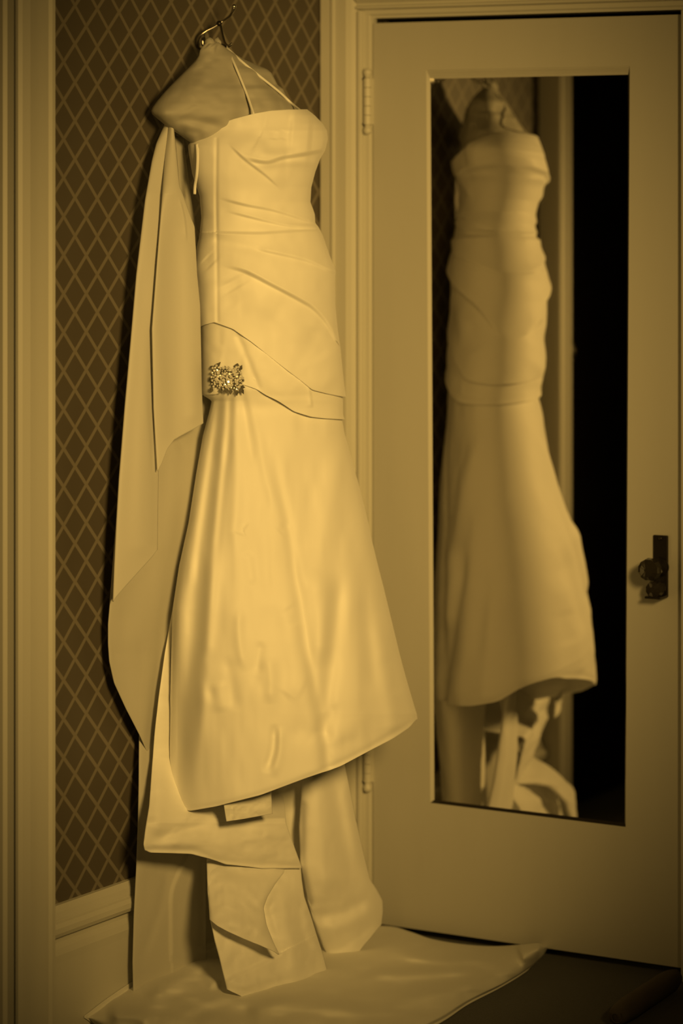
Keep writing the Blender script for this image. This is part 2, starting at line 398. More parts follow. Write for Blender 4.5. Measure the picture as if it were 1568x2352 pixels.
# ------------------------------------------------------------------ coat hook on the wallpaper
hp = onx(470, 96, 0.0)
hk = thing('coat_hook', 'brass double coat hook screwed to the lattice wallpaper', 'hook', tuple(hp))
bm = bmesh.new(); lathe(bm, [(.016, 0), (.016, .003), (.012, .005)], Matrix.Translation(hp) @ Matrix.Rotation(math.pi / 2, 4, 'Y') @ Matrix.Diagonal((1.6, .85, 1, 1)), 24)
bm_obj('base_plate', bm, M_METAL, hk, True)
def hpt(x, y, X): return onx(x, y, X)
def strip(name, pts, rads, m):
    bm = bmesh.new(); tube_path(bm, smooth_pts(pts, 6), np.interp(np.linspace(0, 1, (len(pts) - 1) * 6 + 1), np.linspace(0, 1, len(rads)), rads), 12)
    return bm_obj(name, bm, m, hk, True)
strip('arm', [hpt(468, 112, .004), hpt(459, 106, .012), hpt(456, 94, .017), hpt(461, 81, .026), hpt(474, 71, .036), hpt(490, 63, .048), hpt(503, 55, .058)], [.0036, .004, .0036, .003, .003], M_METAL)
strip('upper_prong', [hpt(503, 55, .058), hpt(515, 46, .068), hpt(527, 37, .090), hpt(534, 27, .104), hpt(537, 17, .108)], [.0028, .0022, .0026, .0032, .0046], M_METAL)
strip('lower_prong', [hpt(505, 52, .058), hpt(508, 66, .064), hpt(512, 84, .074), hpt(517, 100, .088), hpt(525, 106, .100), hpt(533, 100, .108)], [.0032, .0026, .0028, .003], M_METAL)
bm = bmesh.new(); bmesh.ops.create_uvsphere(bm, u_segments=16, v_segments=10, radius=.0062, matrix=Matrix.Translation(hpt(503, 54, .058))); bm_obj('boss', bm, M_DARKMETAL, hk, True)
bm = bmesh.new(); bmesh.ops.create_uvsphere(bm, u_segments=16, v_segments=10, radius=.0048, matrix=Matrix.Translation(hpt(537, 15, .108))); bm_obj('tip', bm, M_BRIGHT, hk, True)
for (x, y) in ((467, 90), (463, 107)):
    bm = bmesh.new(); lathe(bm, [(.0042, 0), (.0042, .003), (.002, .004)], Matrix.Translation(hpt(x, y, .004)) @ Matrix.Rotation(math.pi / 2, 4, 'Y'), 12); bm_obj('screw', bm, M_BLACK, hk, True)

# ------------------------------------------------------------------ cloth bodies
PHI = math.radians(20)                       # the dress front turns 20 degrees from the wall's normal towards the room
NV = np.array([math.cos(PHI), -math.sin(PHI), 0]); WV = np.array([math.sin(PHI), math.cos(PHI), 0])
def section(h, ratio):
    k = ratio
    S = lambda p, q: (WV @ p) * (WV @ q) + k * k * (NV @ p) * (NV @ q)
    rr, rf, ff = S(RT, RT), S(RT, FW), S(FW, FW)
    A2 = h * h / rr
    return rf / rr, np.sqrt(np.maximum(A2 * (ff - rf * rf / rr), 0))
def to_u(pts, L, R):
    u = [((2 * x - L(y) - R(y)) / (R(y) - L(y)), y) for x, y in pts]; u.sort()
    uu = np.array([q[0] for q in u]); yy = np.array([q[1] for q in u])
    g = np.linspace(-1, 1, 400); v = np.interp(g, uu, yy); k = np.hanning(17); k /= k.sum()
    v = np.convolve(np.pad(v, 8, mode='edge'), k, 'valid')
    return lambda q: np.interp(q, g, v)
def body(name, parent, m, L, R, cxf, ratio, top, bot, top_b, bot_b, grow, creases, rows, cols, bcols, noise=(0, 40, 90, 3), flare=0.0, close=False, backgain=.7):
    tf, bf, tb, bb = (to_u(q, L, R) for q in (top, bot, top_b, bot_b))
    th_f = np.linspace(math.pi, 0, cols); th_b = np.linspace(0, -math.pi, bcols + 2)[1:-1]
    th = np.concatenate([th_f, th_b]); u = np.cos(th); front = np.concatenate([np.ones(cols, bool), np.zeros(bcols, bool)])
    v = np.linspace(0, 1, rows)[:, None]
    yt = np.where(front, tf(u), tb(u)); yb = np.where(front, bf(u), bb(u))
    Y = yt + (yb - yt) * v
    U = np.broadcast_to(u, Y.shape)
    l, r = L(Y), R(Y); mid = (l + r) / 2; half = (r - l) / 2
    ls, rs = L.soft(Y), R.soft(Y)
    Zc = t_onx((ls + rs) / 2, Y, cxf(Y))
    g = grow + flare * np.clip((v - .8) / .2, 0, 1) ** 2
    hm = half * Zc / F + g
    hs = (rs - ls) / 2 * Zc / F + g
    sl, D = section(hs, ratio)
    s = np.sqrt(np.maximum(1 - U * U, 0)); sgn = np.where(front, -1.0, 1.0)
    PXx = mid + U * hm / Zc * F
    Z = Zc + sl * hs * U + sgn * D * s
    d = folds(PXx, Y, creases)
    if noise[0]:
        d = d + noise[0] * .001 * (vnoise(PXx / noise[1], Y / noise[2], noise[3]) + .5 * vnoise(PXx / noise[1] * 2.1, Y / noise[2] * 2.1, noise[3] + 1))
    edge = np.clip(s / .35, 0, 1)
    Z = Z + sgn * d * edge * np.where(front, 1, backgain)
    V = P(PXx, Y, Z)
    nc = cols + bcols
    Q = grid_faces(rows, nc, wrap=True)
    ob = fast_mesh(name, V, Q, m, parent)
    lookup = (PXx[:, :cols].ravel(), Y[:, :cols].ravel(), Z[:, :cols].ravel())
    return ob, lookup
def depth_at(look, x, y):
    k = np.argmin((look[0] - x) ** 2 + (look[1] - y) ** 2); return look[2][k]

def patch(name, parent, m, L, R, top, bot, Xf, bulge, creases, rows, cols, noise=(0, 40, 90, 3), th=.0025, edge_back=0.0, xmin=.012):
    """sheet of cloth between a left and a right edge; Xf(u, y) is its distance from the wallpaper."""
    L = curve_y(L); R = curve_y(R)
    tf, bf = to_u(top, L, R), to_u(bot, L, R)
    u = np.linspace(-1, 1, cols); v = np.linspace(0, 1, rows)[:, None]
    Y = tf(u) + (bf(u) - tf(u)) * v; U = np.broadcast_to(u, Y.shape)
    l, r = L(Y), R(Y); X = (l + r) / 2 + (r - l) / 2 * U
    Z = t_onx(X, Y, Xf(U, Y))
    d = bulge * np.sqrt(np.maximum(1 - U * U, 0)) + folds(X, Y, creases)
    if noise[0]:
        d = d + noise[0] * .001 * (vnoise(X / noise[1], Y / noise[2], noise[3]) + .5 * vnoise(X / noise[1] * 2.1, Y / noise[2] * 2.1, noise[3] + 1))
    Z = Z - d
    Z = np.minimum(Z, t_onx(X, Y, xmin)); Z = np.where(Y > HY + 300, np.minimum(Z, t_onz(X, np.maximum(Y, HY + 300), FLOOR + .012)), Z)
    ob = fast_mesh(name, P(X, Y, Z), grid_faces(rows, cols), m, parent)
    solid(ob, th); return ob

DR = thing('wedding_dress', 'ivory strapless wedding gown with crystal brooch, hung from the hook', 'dress', (.25, -.5, FLOOR))

Lb = curve_y([(240, 470), (300, 465), (320, 444), (335, 438), (350, 440), (400, 448), (450, 465), (500, 469), (545, 464), (580, 456), (620, 451), (700, 457), (750, 462), (800, 462),
     (896, 463), (908, 466), (920, 486), (940, 482), (1000, 466), (1090, 450), (1200, 433), (1300, 411), (1400, 396), (1500, 393), (1600, 390), (1700, 390), (1760, 391), (1830, 393), (1950, 394)], 11)
Rb = curve_y([(240, 688), (251, 698), (265, 716), (285, 735), (300, 744), (320, 746), (345, 740), (365, 728), (395, 717), (430, 708), (465, 706), (480, 712), (492, 716), (512, 717), (522, 725), (540, 734), (560, 741), (600, 755), (622, 764), (645, 762), (700, 763),
     (760, 769), (800, 775), (850, 779), (910, 784), (962, 785), (1000, 792), (1050, 806), (1100, 820), (1150, 833), (1200, 845), (1250, 856), (1300, 868), (1350, 881), (1400, 893), (1450, 905),
     (1500, 917), (1550, 930), (1600, 943), (1640, 953), (1670, 955), (1760, 952), (1950, 950)], 9)
cxf = curve_y([(240, .165), (490, .156), (660, .170), (960, .172), (1200, .185), (1400, .200), (1600, .218), (1860, .226), (1950, .228)], 61)

BOD = [
 ([(497, 320), (496, 450), (498, 600), (499, 736)], -2.2, 2.2, 'g', 1, 0, 0),
 ([(520, 325), (545, 350), (568, 371), (614, 406), (650, 440)], 5, 22, 'step', -1, 1, 1),
 ([(552, 350), (575, 366), (614, 372), (650, 362), (700, 354), (744, 345)], 9, 45, 'step', -1, 1, 0),
 ([(579, 378), (683, 371), (728, 374)], 4, 7, 'g', 1, 1, 0),
 ([(540, 285), (580, 305), (610, 322), (640, 326), (700, 322)], -3, 12, 'g'),
 ([(600, 336), (640, 342), (690, 338)], -5, 7, 'g'), ([(590, 352), (630, 357), (668, 350)], 4, 5, 'g'),
 ([(630, 300), (628, 322)], -3, 5, 'g'), ([(655, 298), (648, 322)], -2.5, 5, 'g'),
 ([(660, 300), (720, 305)], 10, 40, 'g'),
 ([(499, 454), (560, 470), (630, 484), (709, 509)], 5, 26, 'step', -1, 1, 0),
 ([(515, 484), (579, 500), (655, 518), (722, 524)], 5, 20, 'step', -1, 1, 0),
 ([(499, 534), (591, 536), (660, 532), (730, 528)], 6, 26, 'step', 1, 0, 0),
 ([(500, 552), (553, 566), (620, 576)], -4, 10, 'g', 1, 0, 1),
 ([(572, 569), (671, 590), (720, 605), (768, 628)], 5, 30, 'step', -1, 1, 0),
 ([(499, 608), (559, 622), (623, 654), (687, 688), (719, 708), (748, 740), (771, 780)], 9, 42, 'step', -1, 1, 0),
 ([(505, 638), (521, 680), (540, 710)], -6, 13, 'g'), ([(530, 640), (545, 665)], -6, 16, 'g'),
 ([(563, 648), (623, 705), (665, 753), (720, 800)], 5, 22, 'g'),
 ([(590, 690), (640, 760), (700, 830), (760, 880)], -4, 24, 'g'),
 ([(735, 750), (722, 790), (740, 830)], -6, 18, 'g'), ([(690, 820), (730, 855), (770, 890)], 5, 14, 'g'),
 ([(455, 640), (470, 700), (480, 735)], -5, 12, 'g'), ([(470, 590), (490, 610)], -4, 10, 'g'),
 ([(470, 470), (480, 560), (470, 640)], -3, 12, 'g'),
]
top_f = [(437, 337), (446, 326), (468, 302), (500, 288), (540, 273), (583, 261), (620, 254), (660, 251), (698, 251)]
top_b = [(437, 337), (588, 329), (640, 308), (685, 279), (690, 262), (698, 251)]
sash_top = [(460, 754), (475, 747), (499, 740), (540, 756), (579, 785), (636, 833), (687, 874), (712, 896), (745, 905), (786, 913)]
sash_bot = [(464, 908), (500, 906), (530, 895), (559, 883), (591, 894), (636, 920), (674, 945), (712, 957), (745, 961), (787, 963)]
bk = lambda pts, d: [(x, y + d) for x, y in pts]
bod, lookB = body('bodice', DR, M_SATIN, Lb, Rb, cxf, .70, top_f, sash_top, top_b, bk(sash_top, 0), .006, [(c[0], c[1] * 1.3) + tuple(c[2:]) for c in BOD], 330, 170, 60, (1.8, 42, 60, 5), .003)
solid(bod, .002, -1)
SASH = [
 ([(547, 775), (570, 830), (592, 888)], -4, 5, 'g', 1, 0, 0), ([(712, 898), (717, 938)], 5, 10, 'step', 1, 0, 1),
 ([(505, 745), (505, 800)], -2, 4, 'g'), ([(560, 800), (640, 880), (700, 930)], 5, 26, 'g'), ([(600, 880), (650, 915), (700, 940), (785, 950)], 4, 16, 'g', 1, 1, 0),
 ([(500, 850), (560, 860)], -6, 30, 'g'),
]
sas, lookS = body('sash', DR, M_SATIN, Lb, Rb, cxf, .70, bk(sash_top, -22), sash_bot, bk(sash_top, -22), bk(sash_bot, 0), .0025, SASH, 120, 150, 50, (1.0, 35, 35, 8), .003)
solid(sas, .002, -1)
SK = [
 # gathers under the brooch
 ([(494, 905), (482, 1000), (466, 1100), (450, 1220), (430, 1380)], 7, 9, 'g', 1, 0, 1),
 ([(505, 905), (496, 1000), (476, 1128), (452, 1306), (445, 1459), (422, 1612), (408, 1765), (400, 1850)], -16, 17, 'g', 1, 0, 0),
 ([(516, 905), (512, 1000), (499, 1180), (480, 1408), (470, 1587), (450, 1800)], 10, 11, 'g', 1, 0, 1),
 ([(528, 905), (524, 1000), (508, 1150), (492, 1330)], -7, 7, 'g', 1, 0, 1),
 ([(540, 905), (542, 1000), (540, 1120), (535, 1300)], 6, 12, 'g', 1, 0, 1),
 ([(554, 900), (568, 980), (580, 1080)], -4, 7, 'g', 1, 0, 1),
 ([(566, 900), (592, 1000), (618, 1120), (640, 1190)], 4, 9, 'g', 1, 0, 1),
 ([(470, 1000), (445, 1180), (415, 1350), (392, 1500), (378, 1700), (380, 1850)], 9, 16, 'g', 1, 1, 0),
 # front gore edge and the V between it and the right cone
 ([(620, 1000), (658, 1194), (684, 1357), (714, 1536), (742, 1673), (752, 1760)], -9, 9, 'g', 1, 1, 0), ([(650, 1300), (680, 1500), (712, 1673), (724, 1770)], 8, 20, 'g', 1, 1, 0),
 ([(784, 985), (770, 1070), (752, 1180), (732, 1330), (724, 1420)], 8, 18, 'g', 1, 1, 1),
 ([(690, 1000), (700, 1200), (706, 1340)], -10, 40, 'g', 1, 1, 1),
 ([(735, 1300), (738, 1420), (742, 1540)], 14, 20, 'g'),
 ([(785, 1300), (770, 1420), (757, 1540), (750, 1610), (756, 1640), (744, 1680)], -13, 13, 'g', 1, 1, 0),
 ([(800, 1250), (810, 1400), (816, 1560), (820, 1650)], 8, 20, 'g', 1, 1, 0), ([(835, 1350), (850, 1500), (862, 1600)], -7, 14, 'g'),
 ([(860, 1400), (885, 1540), (905, 1660)], 8, 16, 'g', 1, 1, 0), ([(890, 1500), (915, 1600)], -6, 10, 'g'),
 ([(760, 1700), (800, 1690), (850, 1680)], 6, 14, 'g'), ([(765, 1735), (790, 1705), (830, 1700)], -5, 8, 'g'),
 # small wrinkles on the front gore
 ([(567, 1262), (572, 1300), (578, 1347)], -6, 6, 'g'), ([(548, 1230), (556, 1210), (566, 1215)], -5, 8, 'g'), ([(552, 1390), (548, 1440), (556, 1510), (570, 1545)], 6, 9, 'g'),
 ([(600, 1470), (594, 1520), (586, 1552)], -7, 6, 'g'), ([(614, 1500), (622, 1560), (618, 1620)], 5, 10, 'g'), ([(630, 1660), (628, 1720), (608, 1778)], -9, 6, 'g'), ([(640, 1665), (640, 1730), (625, 1790)], 5, 9, 'g'),
 ([(480, 1480), (474, 1560), (490, 1620)], -5, 9, 'g'), ([(520, 1500), (534, 1590), (540, 1640)], -5, 10, 'g'), ([(500, 1560), (510, 1640)], 5, 10, 'g'),
 ([(650, 1600), (670, 1580), (700, 1590)], 5, 14, 'g'), ([(655, 1700), (690, 1680), (730, 1700)], -5, 12, 'g'), ([(660, 1200), (650, 1215), (640, 1225)], -4, 5, 'g'), ([(660, 1390), (672, 1410), (680, 1440)], -5, 8, 'g'),
 ([(590, 1100), (600, 1200), (610, 1300), (616, 1400)], -4, 14, 'g'), ([(540, 1350), (530, 1480), (520, 1600)], 4, 20, 'g'),
 ([(430, 1860), (520, 1846), (620, 1818), (720, 1780), (830, 1728), (940, 1662)], -3, 5, 'g', 1, 0, 0),
]
hem_f = [(393, 1785), (397, 1825), (409, 1852), (436, 1863), (500, 1852), (600, 1826), (700, 1788), (780, 1760), (850, 1722), (900, 1696), (935, 1672), (953, 1650)]
hem_b = [(393, 1785), (420, 1760), (520, 1720), (640, 1700), (760, 1695), (860, 1690), (920, 1680), (953, 1650)]
ski, lookK = body('skirt', DR, M_SATIN, Lb, Rb, cxf, .66, bk(sash_bot, -22), hem_f, bk(sash_bot, -22), hem_b, 0, SK, 480, 260, 80, (2.6, 44, 120, 21), .004)
solid(ski, .002, -1)

# straps that hang the gown, and the loop dangling at its side
def ribbon(name, pts, w, m, parent, th=.0012):
    pts = smooth_pts(pts, 8); V = []
    for i, p in enumerate(pts):
        d = pts[min(i + 1, len(pts) - 1)] - pts[max(i - 1, 0)]
        s = np.cross(d, CAM - p); s = s / (np.linalg.norm(s) + 1e-9)
        V += [p - s * w / 2, p + s * w / 2]
    Q = [(2 * i, 2 * i + 1, 2 * i + 3, 2 * i + 2) for i in range(len(pts) - 1)]
    o = mesh(name, np.array(V), Q, m, parent); solid(o, th, 0); return o

# ---- train looped up behind the skirt, next to the wall
TR = dict(
 L=[(310, 400), (420, 405), (520, 400), (640, 380), (800, 345), (1000, 300), (1200, 268), (1375, 254), (1434, 249), (1480, 249), (1520, 252), (1570, 263), (1630, 290), (1690, 321), (1745, 346), (1800, 356)],
 R=[(310, 420), (420, 434), (520, 449), (640, 462), (800, 490), (1000, 490), (1200, 470), (1400, 440), (1600, 430), (1800, 430)])
patch('train', DR, M_SATIN_SHADED, TR['L'], TR['R'], [(400, 312), (420, 316)], [(350, 1770), (430, 1800)],
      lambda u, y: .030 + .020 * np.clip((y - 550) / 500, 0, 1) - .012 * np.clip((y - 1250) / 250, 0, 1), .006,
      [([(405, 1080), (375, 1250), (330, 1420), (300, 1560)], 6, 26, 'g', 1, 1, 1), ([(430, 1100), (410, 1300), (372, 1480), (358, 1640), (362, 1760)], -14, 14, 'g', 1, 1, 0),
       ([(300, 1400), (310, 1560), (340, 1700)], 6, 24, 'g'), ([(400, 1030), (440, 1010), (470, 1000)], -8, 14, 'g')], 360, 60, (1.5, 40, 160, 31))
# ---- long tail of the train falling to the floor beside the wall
patch('train_tail', DR, M_SATIN_SHADED, [(1640, 318), (1690, 319), (1800, 318), (1900, 316), (2000, 312), (2100, 307), (2210, 304), (2300, 306)],
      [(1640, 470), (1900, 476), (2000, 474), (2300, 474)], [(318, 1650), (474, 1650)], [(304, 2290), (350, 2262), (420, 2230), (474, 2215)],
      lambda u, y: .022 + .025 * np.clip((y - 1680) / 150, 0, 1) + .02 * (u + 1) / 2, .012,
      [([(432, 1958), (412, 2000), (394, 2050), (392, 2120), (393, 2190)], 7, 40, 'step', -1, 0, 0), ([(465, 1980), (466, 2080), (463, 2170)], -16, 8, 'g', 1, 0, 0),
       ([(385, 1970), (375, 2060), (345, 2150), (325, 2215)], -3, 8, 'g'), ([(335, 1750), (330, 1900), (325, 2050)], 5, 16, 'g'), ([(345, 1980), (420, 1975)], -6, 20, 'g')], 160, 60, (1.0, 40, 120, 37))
# ---- gathered swag under the hem
patch('train_swag', DR, M_SATIN, [(1330, 410), (1400, 396), (1500, 378), (1600, 364), (1680, 355), (1770, 348), (1850, 342), (1905, 333), (1940, 329), (1960, 334), (2010, 345)],
      [(1330, 440), (1500, 500), (1680, 600), (1830, 652), (1890, 657), (1940, 674), (1990, 692), (2030, 694)], [(408, 1340), (440, 1340)],
      [(331, 1952), (345, 1958), (440, 1961), (480, 1972), (520, 1985), (600, 1994), (690, 1994)],
      lambda u, y: .040 + .018 * (1 - u) / 2 * np.clip((y - 1350) / 300, 0, 1) + .062 * np.clip((y - 1740) / 150, 0, 1) + (u + 1) / 2 * .13 * np.clip((y - 1700) / 180, 0, 1), .014,
      [([(395, 1870), (430, 1905), (520, 1900), (600, 1890)], -12, 22, 'g', 1, 1, 1), ([(345, 1945), (420, 1925), (500, 1915), (580, 1930), (650, 1932)], 9, 15, 'g'),
       ([(340, 1935), (400, 1915), (450, 1900), (500, 1875)], -8, 9, 'g'), ([(540, 1950), (600, 1932), (650, 1940)], -6, 7, 'g'), ([(585, 1985), (610, 1965), (640, 1955)], 4, 6, 'g'),
       ([(600, 1920), (640, 1922), (655, 1935)], 6, 8, 'g'), ([(385, 1420), (376, 1600), (370, 1760), (360, 1900)], 8, 13, 'g', 1, 1, 0), ([(410, 1450), (408, 1600), (410, 1750), (404, 1880)], -10, 14, 'g', 1, 1, 1),
       ([(340, 1952), (440, 1955), (520, 1980), (690, 1990)], -6, 6, 'g', 1, 0, 0), ([(480, 1935), (560, 1955), (620, 1975)], 5, 12, 'g')], 260, 190, (1.6, 34, 22, 41))
# ---- light hem facing peeping under the skirt
patch('hem_facing', DR, M_TULLE, [(1800, 505), (1846, 513), (1890, 520), (1900, 520)], [(1800, 622), (1840, 624), (1872, 626), (1900, 626)],
      [(508, 1838), (622, 1815)], [(520, 1887), (560, 1881), (626, 1869)], lambda u, y: .222 + .04 * (u + 1) / 2, .006,
      [([(515, 1866), (560, 1850), (620, 1842)], -3, 6, 'g'), ([(585, 1868), (600, 1862), (624, 1860)], 3, 5, 'g'), ([(532, 1850), (534, 1885)], 4, 5, 'step', -1)], 40, 60, (1.2, 16, 12, 47))
# ---- inner layer in the shade between the two lower panels
body('petticoat', DR, M_TULLE, curve_y([(1690, 470), (1760, 490), (1900, 500), (2050, 510), (2250, 520)]), curve_y([(1690, 775), (1760, 762), (1900, 748), (2050, 735), (2250, 735)]), curve_y([(1690, .12), (2250, .13)]), .36,
     [(470, 1700), (775, 1690)], [(520, 2215), (735, 2215)], [(470, 1700), (775, 1690)], [(520, 2215), (735, 2215)], 0,
     [([(655, 1820), (665, 1900), (680, 1990)], -8, 9, 'g'), ([(700, 1800), (695, 1900)], 6, 10, 'g')], 90, 70, 50, (2.0, 24, 90, 51))
# ---- crumpled middle panel reaching the floor
patch('skirt_panel', DR, M_SATIN, [(1940, 476), (1985, 474), (2050, 476), (2110, 482), (2160, 492), (2200, 503), (2270, 520), (2320, 530)],
      [(1940, 672), (1985, 690), (2020, 693), (2060, 699), (2110, 716), (2150, 728), (2190, 741), (2250, 757), (2320, 768)],
      [(476, 1950), (672, 1965)], [(520, 2272), (560, 2291), (605, 2301), (690, 2291), (730, 2281), (764, 2274)],
      lambda u, y: .140 + .065 * (u + 1) / 2 + .095 * np.clip((y - 1980) / 300, 0, 1) ** .7, .022,
      [([(641, 2192), (600, 2214), (550, 2236), (503, 2266)], 8, 60, 'step', -1, 0, 1),
       ([(655, 2000), (625, 2040), (603, 2085), (610, 2125), (628, 2165), (641, 2190)], -18, 12, 'g'), ([(642, 2010), (624, 2060), (615, 2110)], 13, 8, 'g'), ([(560, 2010), (555, 2060), (575, 2100), (600, 2120)], 9, 18, 'g'), ([(515, 2020), (520, 2070), (545, 2110)], -8, 14, 'g'),
       ([(655, 2020), (662, 2100), (676, 2200), (704, 2260)], 15, 22, 'g'), ([(545, 2120), (560, 2100), (590, 2108), (604, 2130)], -7, 10, 'g'), ([(540, 2150), (580, 2148), (606, 2160)], 6, 7, 'g'),
       ([(480, 2000), (482, 2060), (488, 2110)], 7, 8, 'g'), ([(510, 2170), (560, 2190), (600, 2200)], 6, 18, 'g'), ([(520, 2200), (560, 2225), (590, 2235)], -6, 12, 'g'),
       ([(515, 2258), (560, 2262), (620, 2245), (690, 2230)], 7, 9, 'g'), ([(525, 2278), (600, 2284), (680, 2272), (750, 2262)], -6, 7, 'g'), ([(590, 2262), (640, 2255)], -5, 8, 'g'),
       ([(690, 2060), (706, 2120), (730, 2200)], 6, 10, 'g'), ([(500, 1998), (560, 2008), (640, 2003)], -10, 12, 'g')], 220, 160, (3.2, 34, 40, 61))
# ---- upper fold of the middle panel, rolling over the lower one
patch('panel_fold', DR, M_SATIN, [(1940, 477), (1985, 475), (2050, 477), (2112, 481), (2220, 490)],
      [(1940, 650), (2000, 655), (2030, 632), (2060, 614), (2085, 605), (2125, 612), (2165, 628), (2195, 643), (2220, 652)],
      [(477, 1950), (652, 1962)], [(481, 2112), (500, 2127), (520, 2138), (560, 2156), (600, 2172), (625, 2183), (643, 2193)],
      lambda u, y: .122 + .065 * (u + 1) / 2 + .120 * np.clip((y - 1975) / 280, 0, 1) ** .6, .030,
      [([(500, 2100), (540, 2122), (590, 2140), (632, 2175)], 9, 14, 'g', 1, 1, 0), ([(545, 2095), (560, 2070), (590, 2078), (600, 2100)], -9, 11, 'g'), ([(490, 2000), (496, 2060), (510, 2100)], -7, 11, 'g'),
       ([(520, 2000), (535, 2050), (560, 2090)], 7, 16, 'g'), ([(500, 1998), (560, 2008), (640, 2003)], -8, 12, 'g'), ([(640, 2010), (610, 2050), (592, 2090)], 8, 9, 'g')], 130, 110, (3.0, 32, 36, 66))
# ---- right-hand panel ending in a fold above the floor
patch('skirt_panel', DR, M_SATIN, [(1680, 706), (1800, 692), (1900, 686), (1990, 690), (2060, 703), (2110, 717), (2160, 735), (2225, 764), (2260, 780)],
      [(1680, 775), (1755, 791), (1800, 801), (1850, 811), (1900, 821), (1960, 835), (2020, 850), (2045, 866), (2070, 879), (2095, 880), (2125, 876), (2260, 860)],
      [(700, 1700), (780, 1700)], [(735, 2160), (750, 2195), (766, 2226), (790, 2212), (822, 2190), (850, 2155), (877, 2122)],
      lambda u, y: .215 + .05 * (u + 1) / 2, .035,
      [([(728, 1800), (735, 1900), (745, 2000), (770, 2080)], 12, 22, 'g', 1, 0, 1), ([(765, 1790), (785, 1900), (805, 1990), (838, 2050)], -9, 14, 'g', 1, 0, 1), ([(785, 1790), (806, 1900), (825, 1990)], 6, 10, 'g'),
       ([(708, 2090), (740, 2105), (790, 2098), (850, 2062)], -11, 12, 'g'), ([(735, 2135), (780, 2125), (840, 2100), (872, 2085)], 10, 16, 'g'), ([(735, 2165), (770, 2180), (810, 2165)], -5, 9, 'g'),
       ([(748, 2190), (790, 2175), (850, 2130)], -3, 4, 'g', 1, 0, 0), ([(690, 1850), (692, 1990), (708, 2075)], -9, 7, 'g', 1, 0, 0), ([(765, 1990), (740, 2040), (730, 2080)], 5, 12, 'g')], 200, 100, (1.4, 30, 60, 71))

# ------------------------------------------------------------------ tissue-padded hanger inside the bodice
HG = thing('padded_hanger', 'hanger padded with pale tissue, filling the top of the gown', 'hanger', tuple(onx(508, 120, .10)))
Lh = curve_y([(90, 480), (97, 474), (105, 466), (115, 459), (128, 456), (138, 449), (150, 438), (170, 418), (190, 398), (210, 379), (230, 362), (245, 351), (255, 347), (263, 350), (275, 364), (288, 380), (305, 405), (318, 424), (330, 440), (350, 462), (400, 480)], 7)
Rh = curve_y([(90, 490), (97, 502), (105, 512), (113, 522), (122, 536), (135, 558), (150, 592), (158, 612), (166, 622), (180, 630), (195, 637), (204, 650), (212, 653), (225, 660), (240, 676), (252, 690), (270, 700), (300, 702), (350, 700), (400, 690)], 7)
HC = [
 ([(478, 100), (486, 108), (498, 112)], 6, 6, 'g'), ([(494, 98), (500, 106)], 6, 6, 'g'), ([(520, 125), (550, 200), (585, 262)], -3, 10, 'g'),
 ([(352, 252), (385, 262), (430, 285), (470, 300)], 8, 16, 'g'), ([(380, 282), (420, 275), (480, 285), (520, 292)], -8, 9, 'g'), ([(400, 296), (440, 300), (470, 312)], -6, 7, 'g'), ([(420, 305), (455, 318)], 5, 5, 'g'),
 ([(440, 215), (420, 240), (430, 262)], -4, 14, 'g'), ([(500, 180), (520, 230), (530, 280)], 5, 22, 'g'), ([(600, 160), (640, 210), (680, 255)], -5, 9, 'g'), ([(560, 150), (600, 200), (640, 250)], 4, 12, 'g'),
 ([(460, 120), (470, 160), (440, 220), (380, 250)], 4, 26, 'g'), ([(520, 290), (560, 270), (580, 262)], -6, 10, 'g'), ([(640, 240), (660, 238), (690, 252)], 6, 8, 'g'),
]
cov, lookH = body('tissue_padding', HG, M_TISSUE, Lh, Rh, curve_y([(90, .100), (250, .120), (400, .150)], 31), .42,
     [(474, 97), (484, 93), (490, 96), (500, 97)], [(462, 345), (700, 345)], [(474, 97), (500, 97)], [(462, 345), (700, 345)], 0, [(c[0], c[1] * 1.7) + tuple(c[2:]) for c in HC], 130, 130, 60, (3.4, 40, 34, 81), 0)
bm = bmesh.new()
tube_path(bm, smooth_pts([hpt(498, 108, .094), hpt(506, 102.5, .098), hpt(514, 103, .098), hpt(519, 108, .102), hpt(522, 114, .104), hpt(524, 118, .104)], 6), .0016, 8)
tube_path(bm, smooth_pts([hpt(510, 108, .100), hpt(516, 115, .106), hpt(523, 122, .110)], 6), .0012, 8)
bm_obj('hanger_hook', bm, M_BLACK, HG, True)
def cov_pt(x, y, d): return P(x, y, depth_at(lookH, x, y) - d)
def bod_pt(x, y, d): return P(x, y, depth_at(lookB, x, y) - d)
ribbon('hanging_strap', [hpt(519, 106, .10), cov_pt(536, 142, .004), cov_pt(552, 180, .006), cov_pt(568, 220, .010), bod_pt(583, 264, -.003)], .0045, M_SATIN, DR)
ribbon('hanging_strap', [hpt(521, 110, .10), cov_pt(556, 142, .004), cov_pt(600, 178, .006), cov_pt(640, 210, .012), cov_pt(668, 236, .012), bod_pt(690, 254, -.004)], .0045, M_SATIN, DR)
ribbon('dangling_loop', [bod_pt(452, 330, .004), bod_pt(454, 360, .010), bod_pt(452, 400, .014), P(448, 425, depth_at(lookB, 455, 425) - .014), P(447, 446, depth_at(lookB, 462, 445) - .012)], .0055, M_SATIN, DR)
# two tufts of tissue at the hanger's neck
bm = bmesh.new()
for (x, y, r) in ((480, 98, .010), (499, 98, .009), (490, 106, .011)):
    bmesh.ops.create_icosphere(bm, subdivisions=3, radius=r, matrix=Matrix.Translation(hpt(x, y, .098)) @ Matrix.Diagonal((1, .8, 1.1, 1)))
for v in bm.verts: v.co += Vector((0, 0, .0022)) * float(vnoise(v.co.y * 220, v.co.z * 220, 4)) + Vector((.0018, 0, 0)) * float(vnoise(v.co.y * 300, v.co.x * 300, 9))
bm_obj('tissue_tuft', bm, M_TISSUE, HG, True)

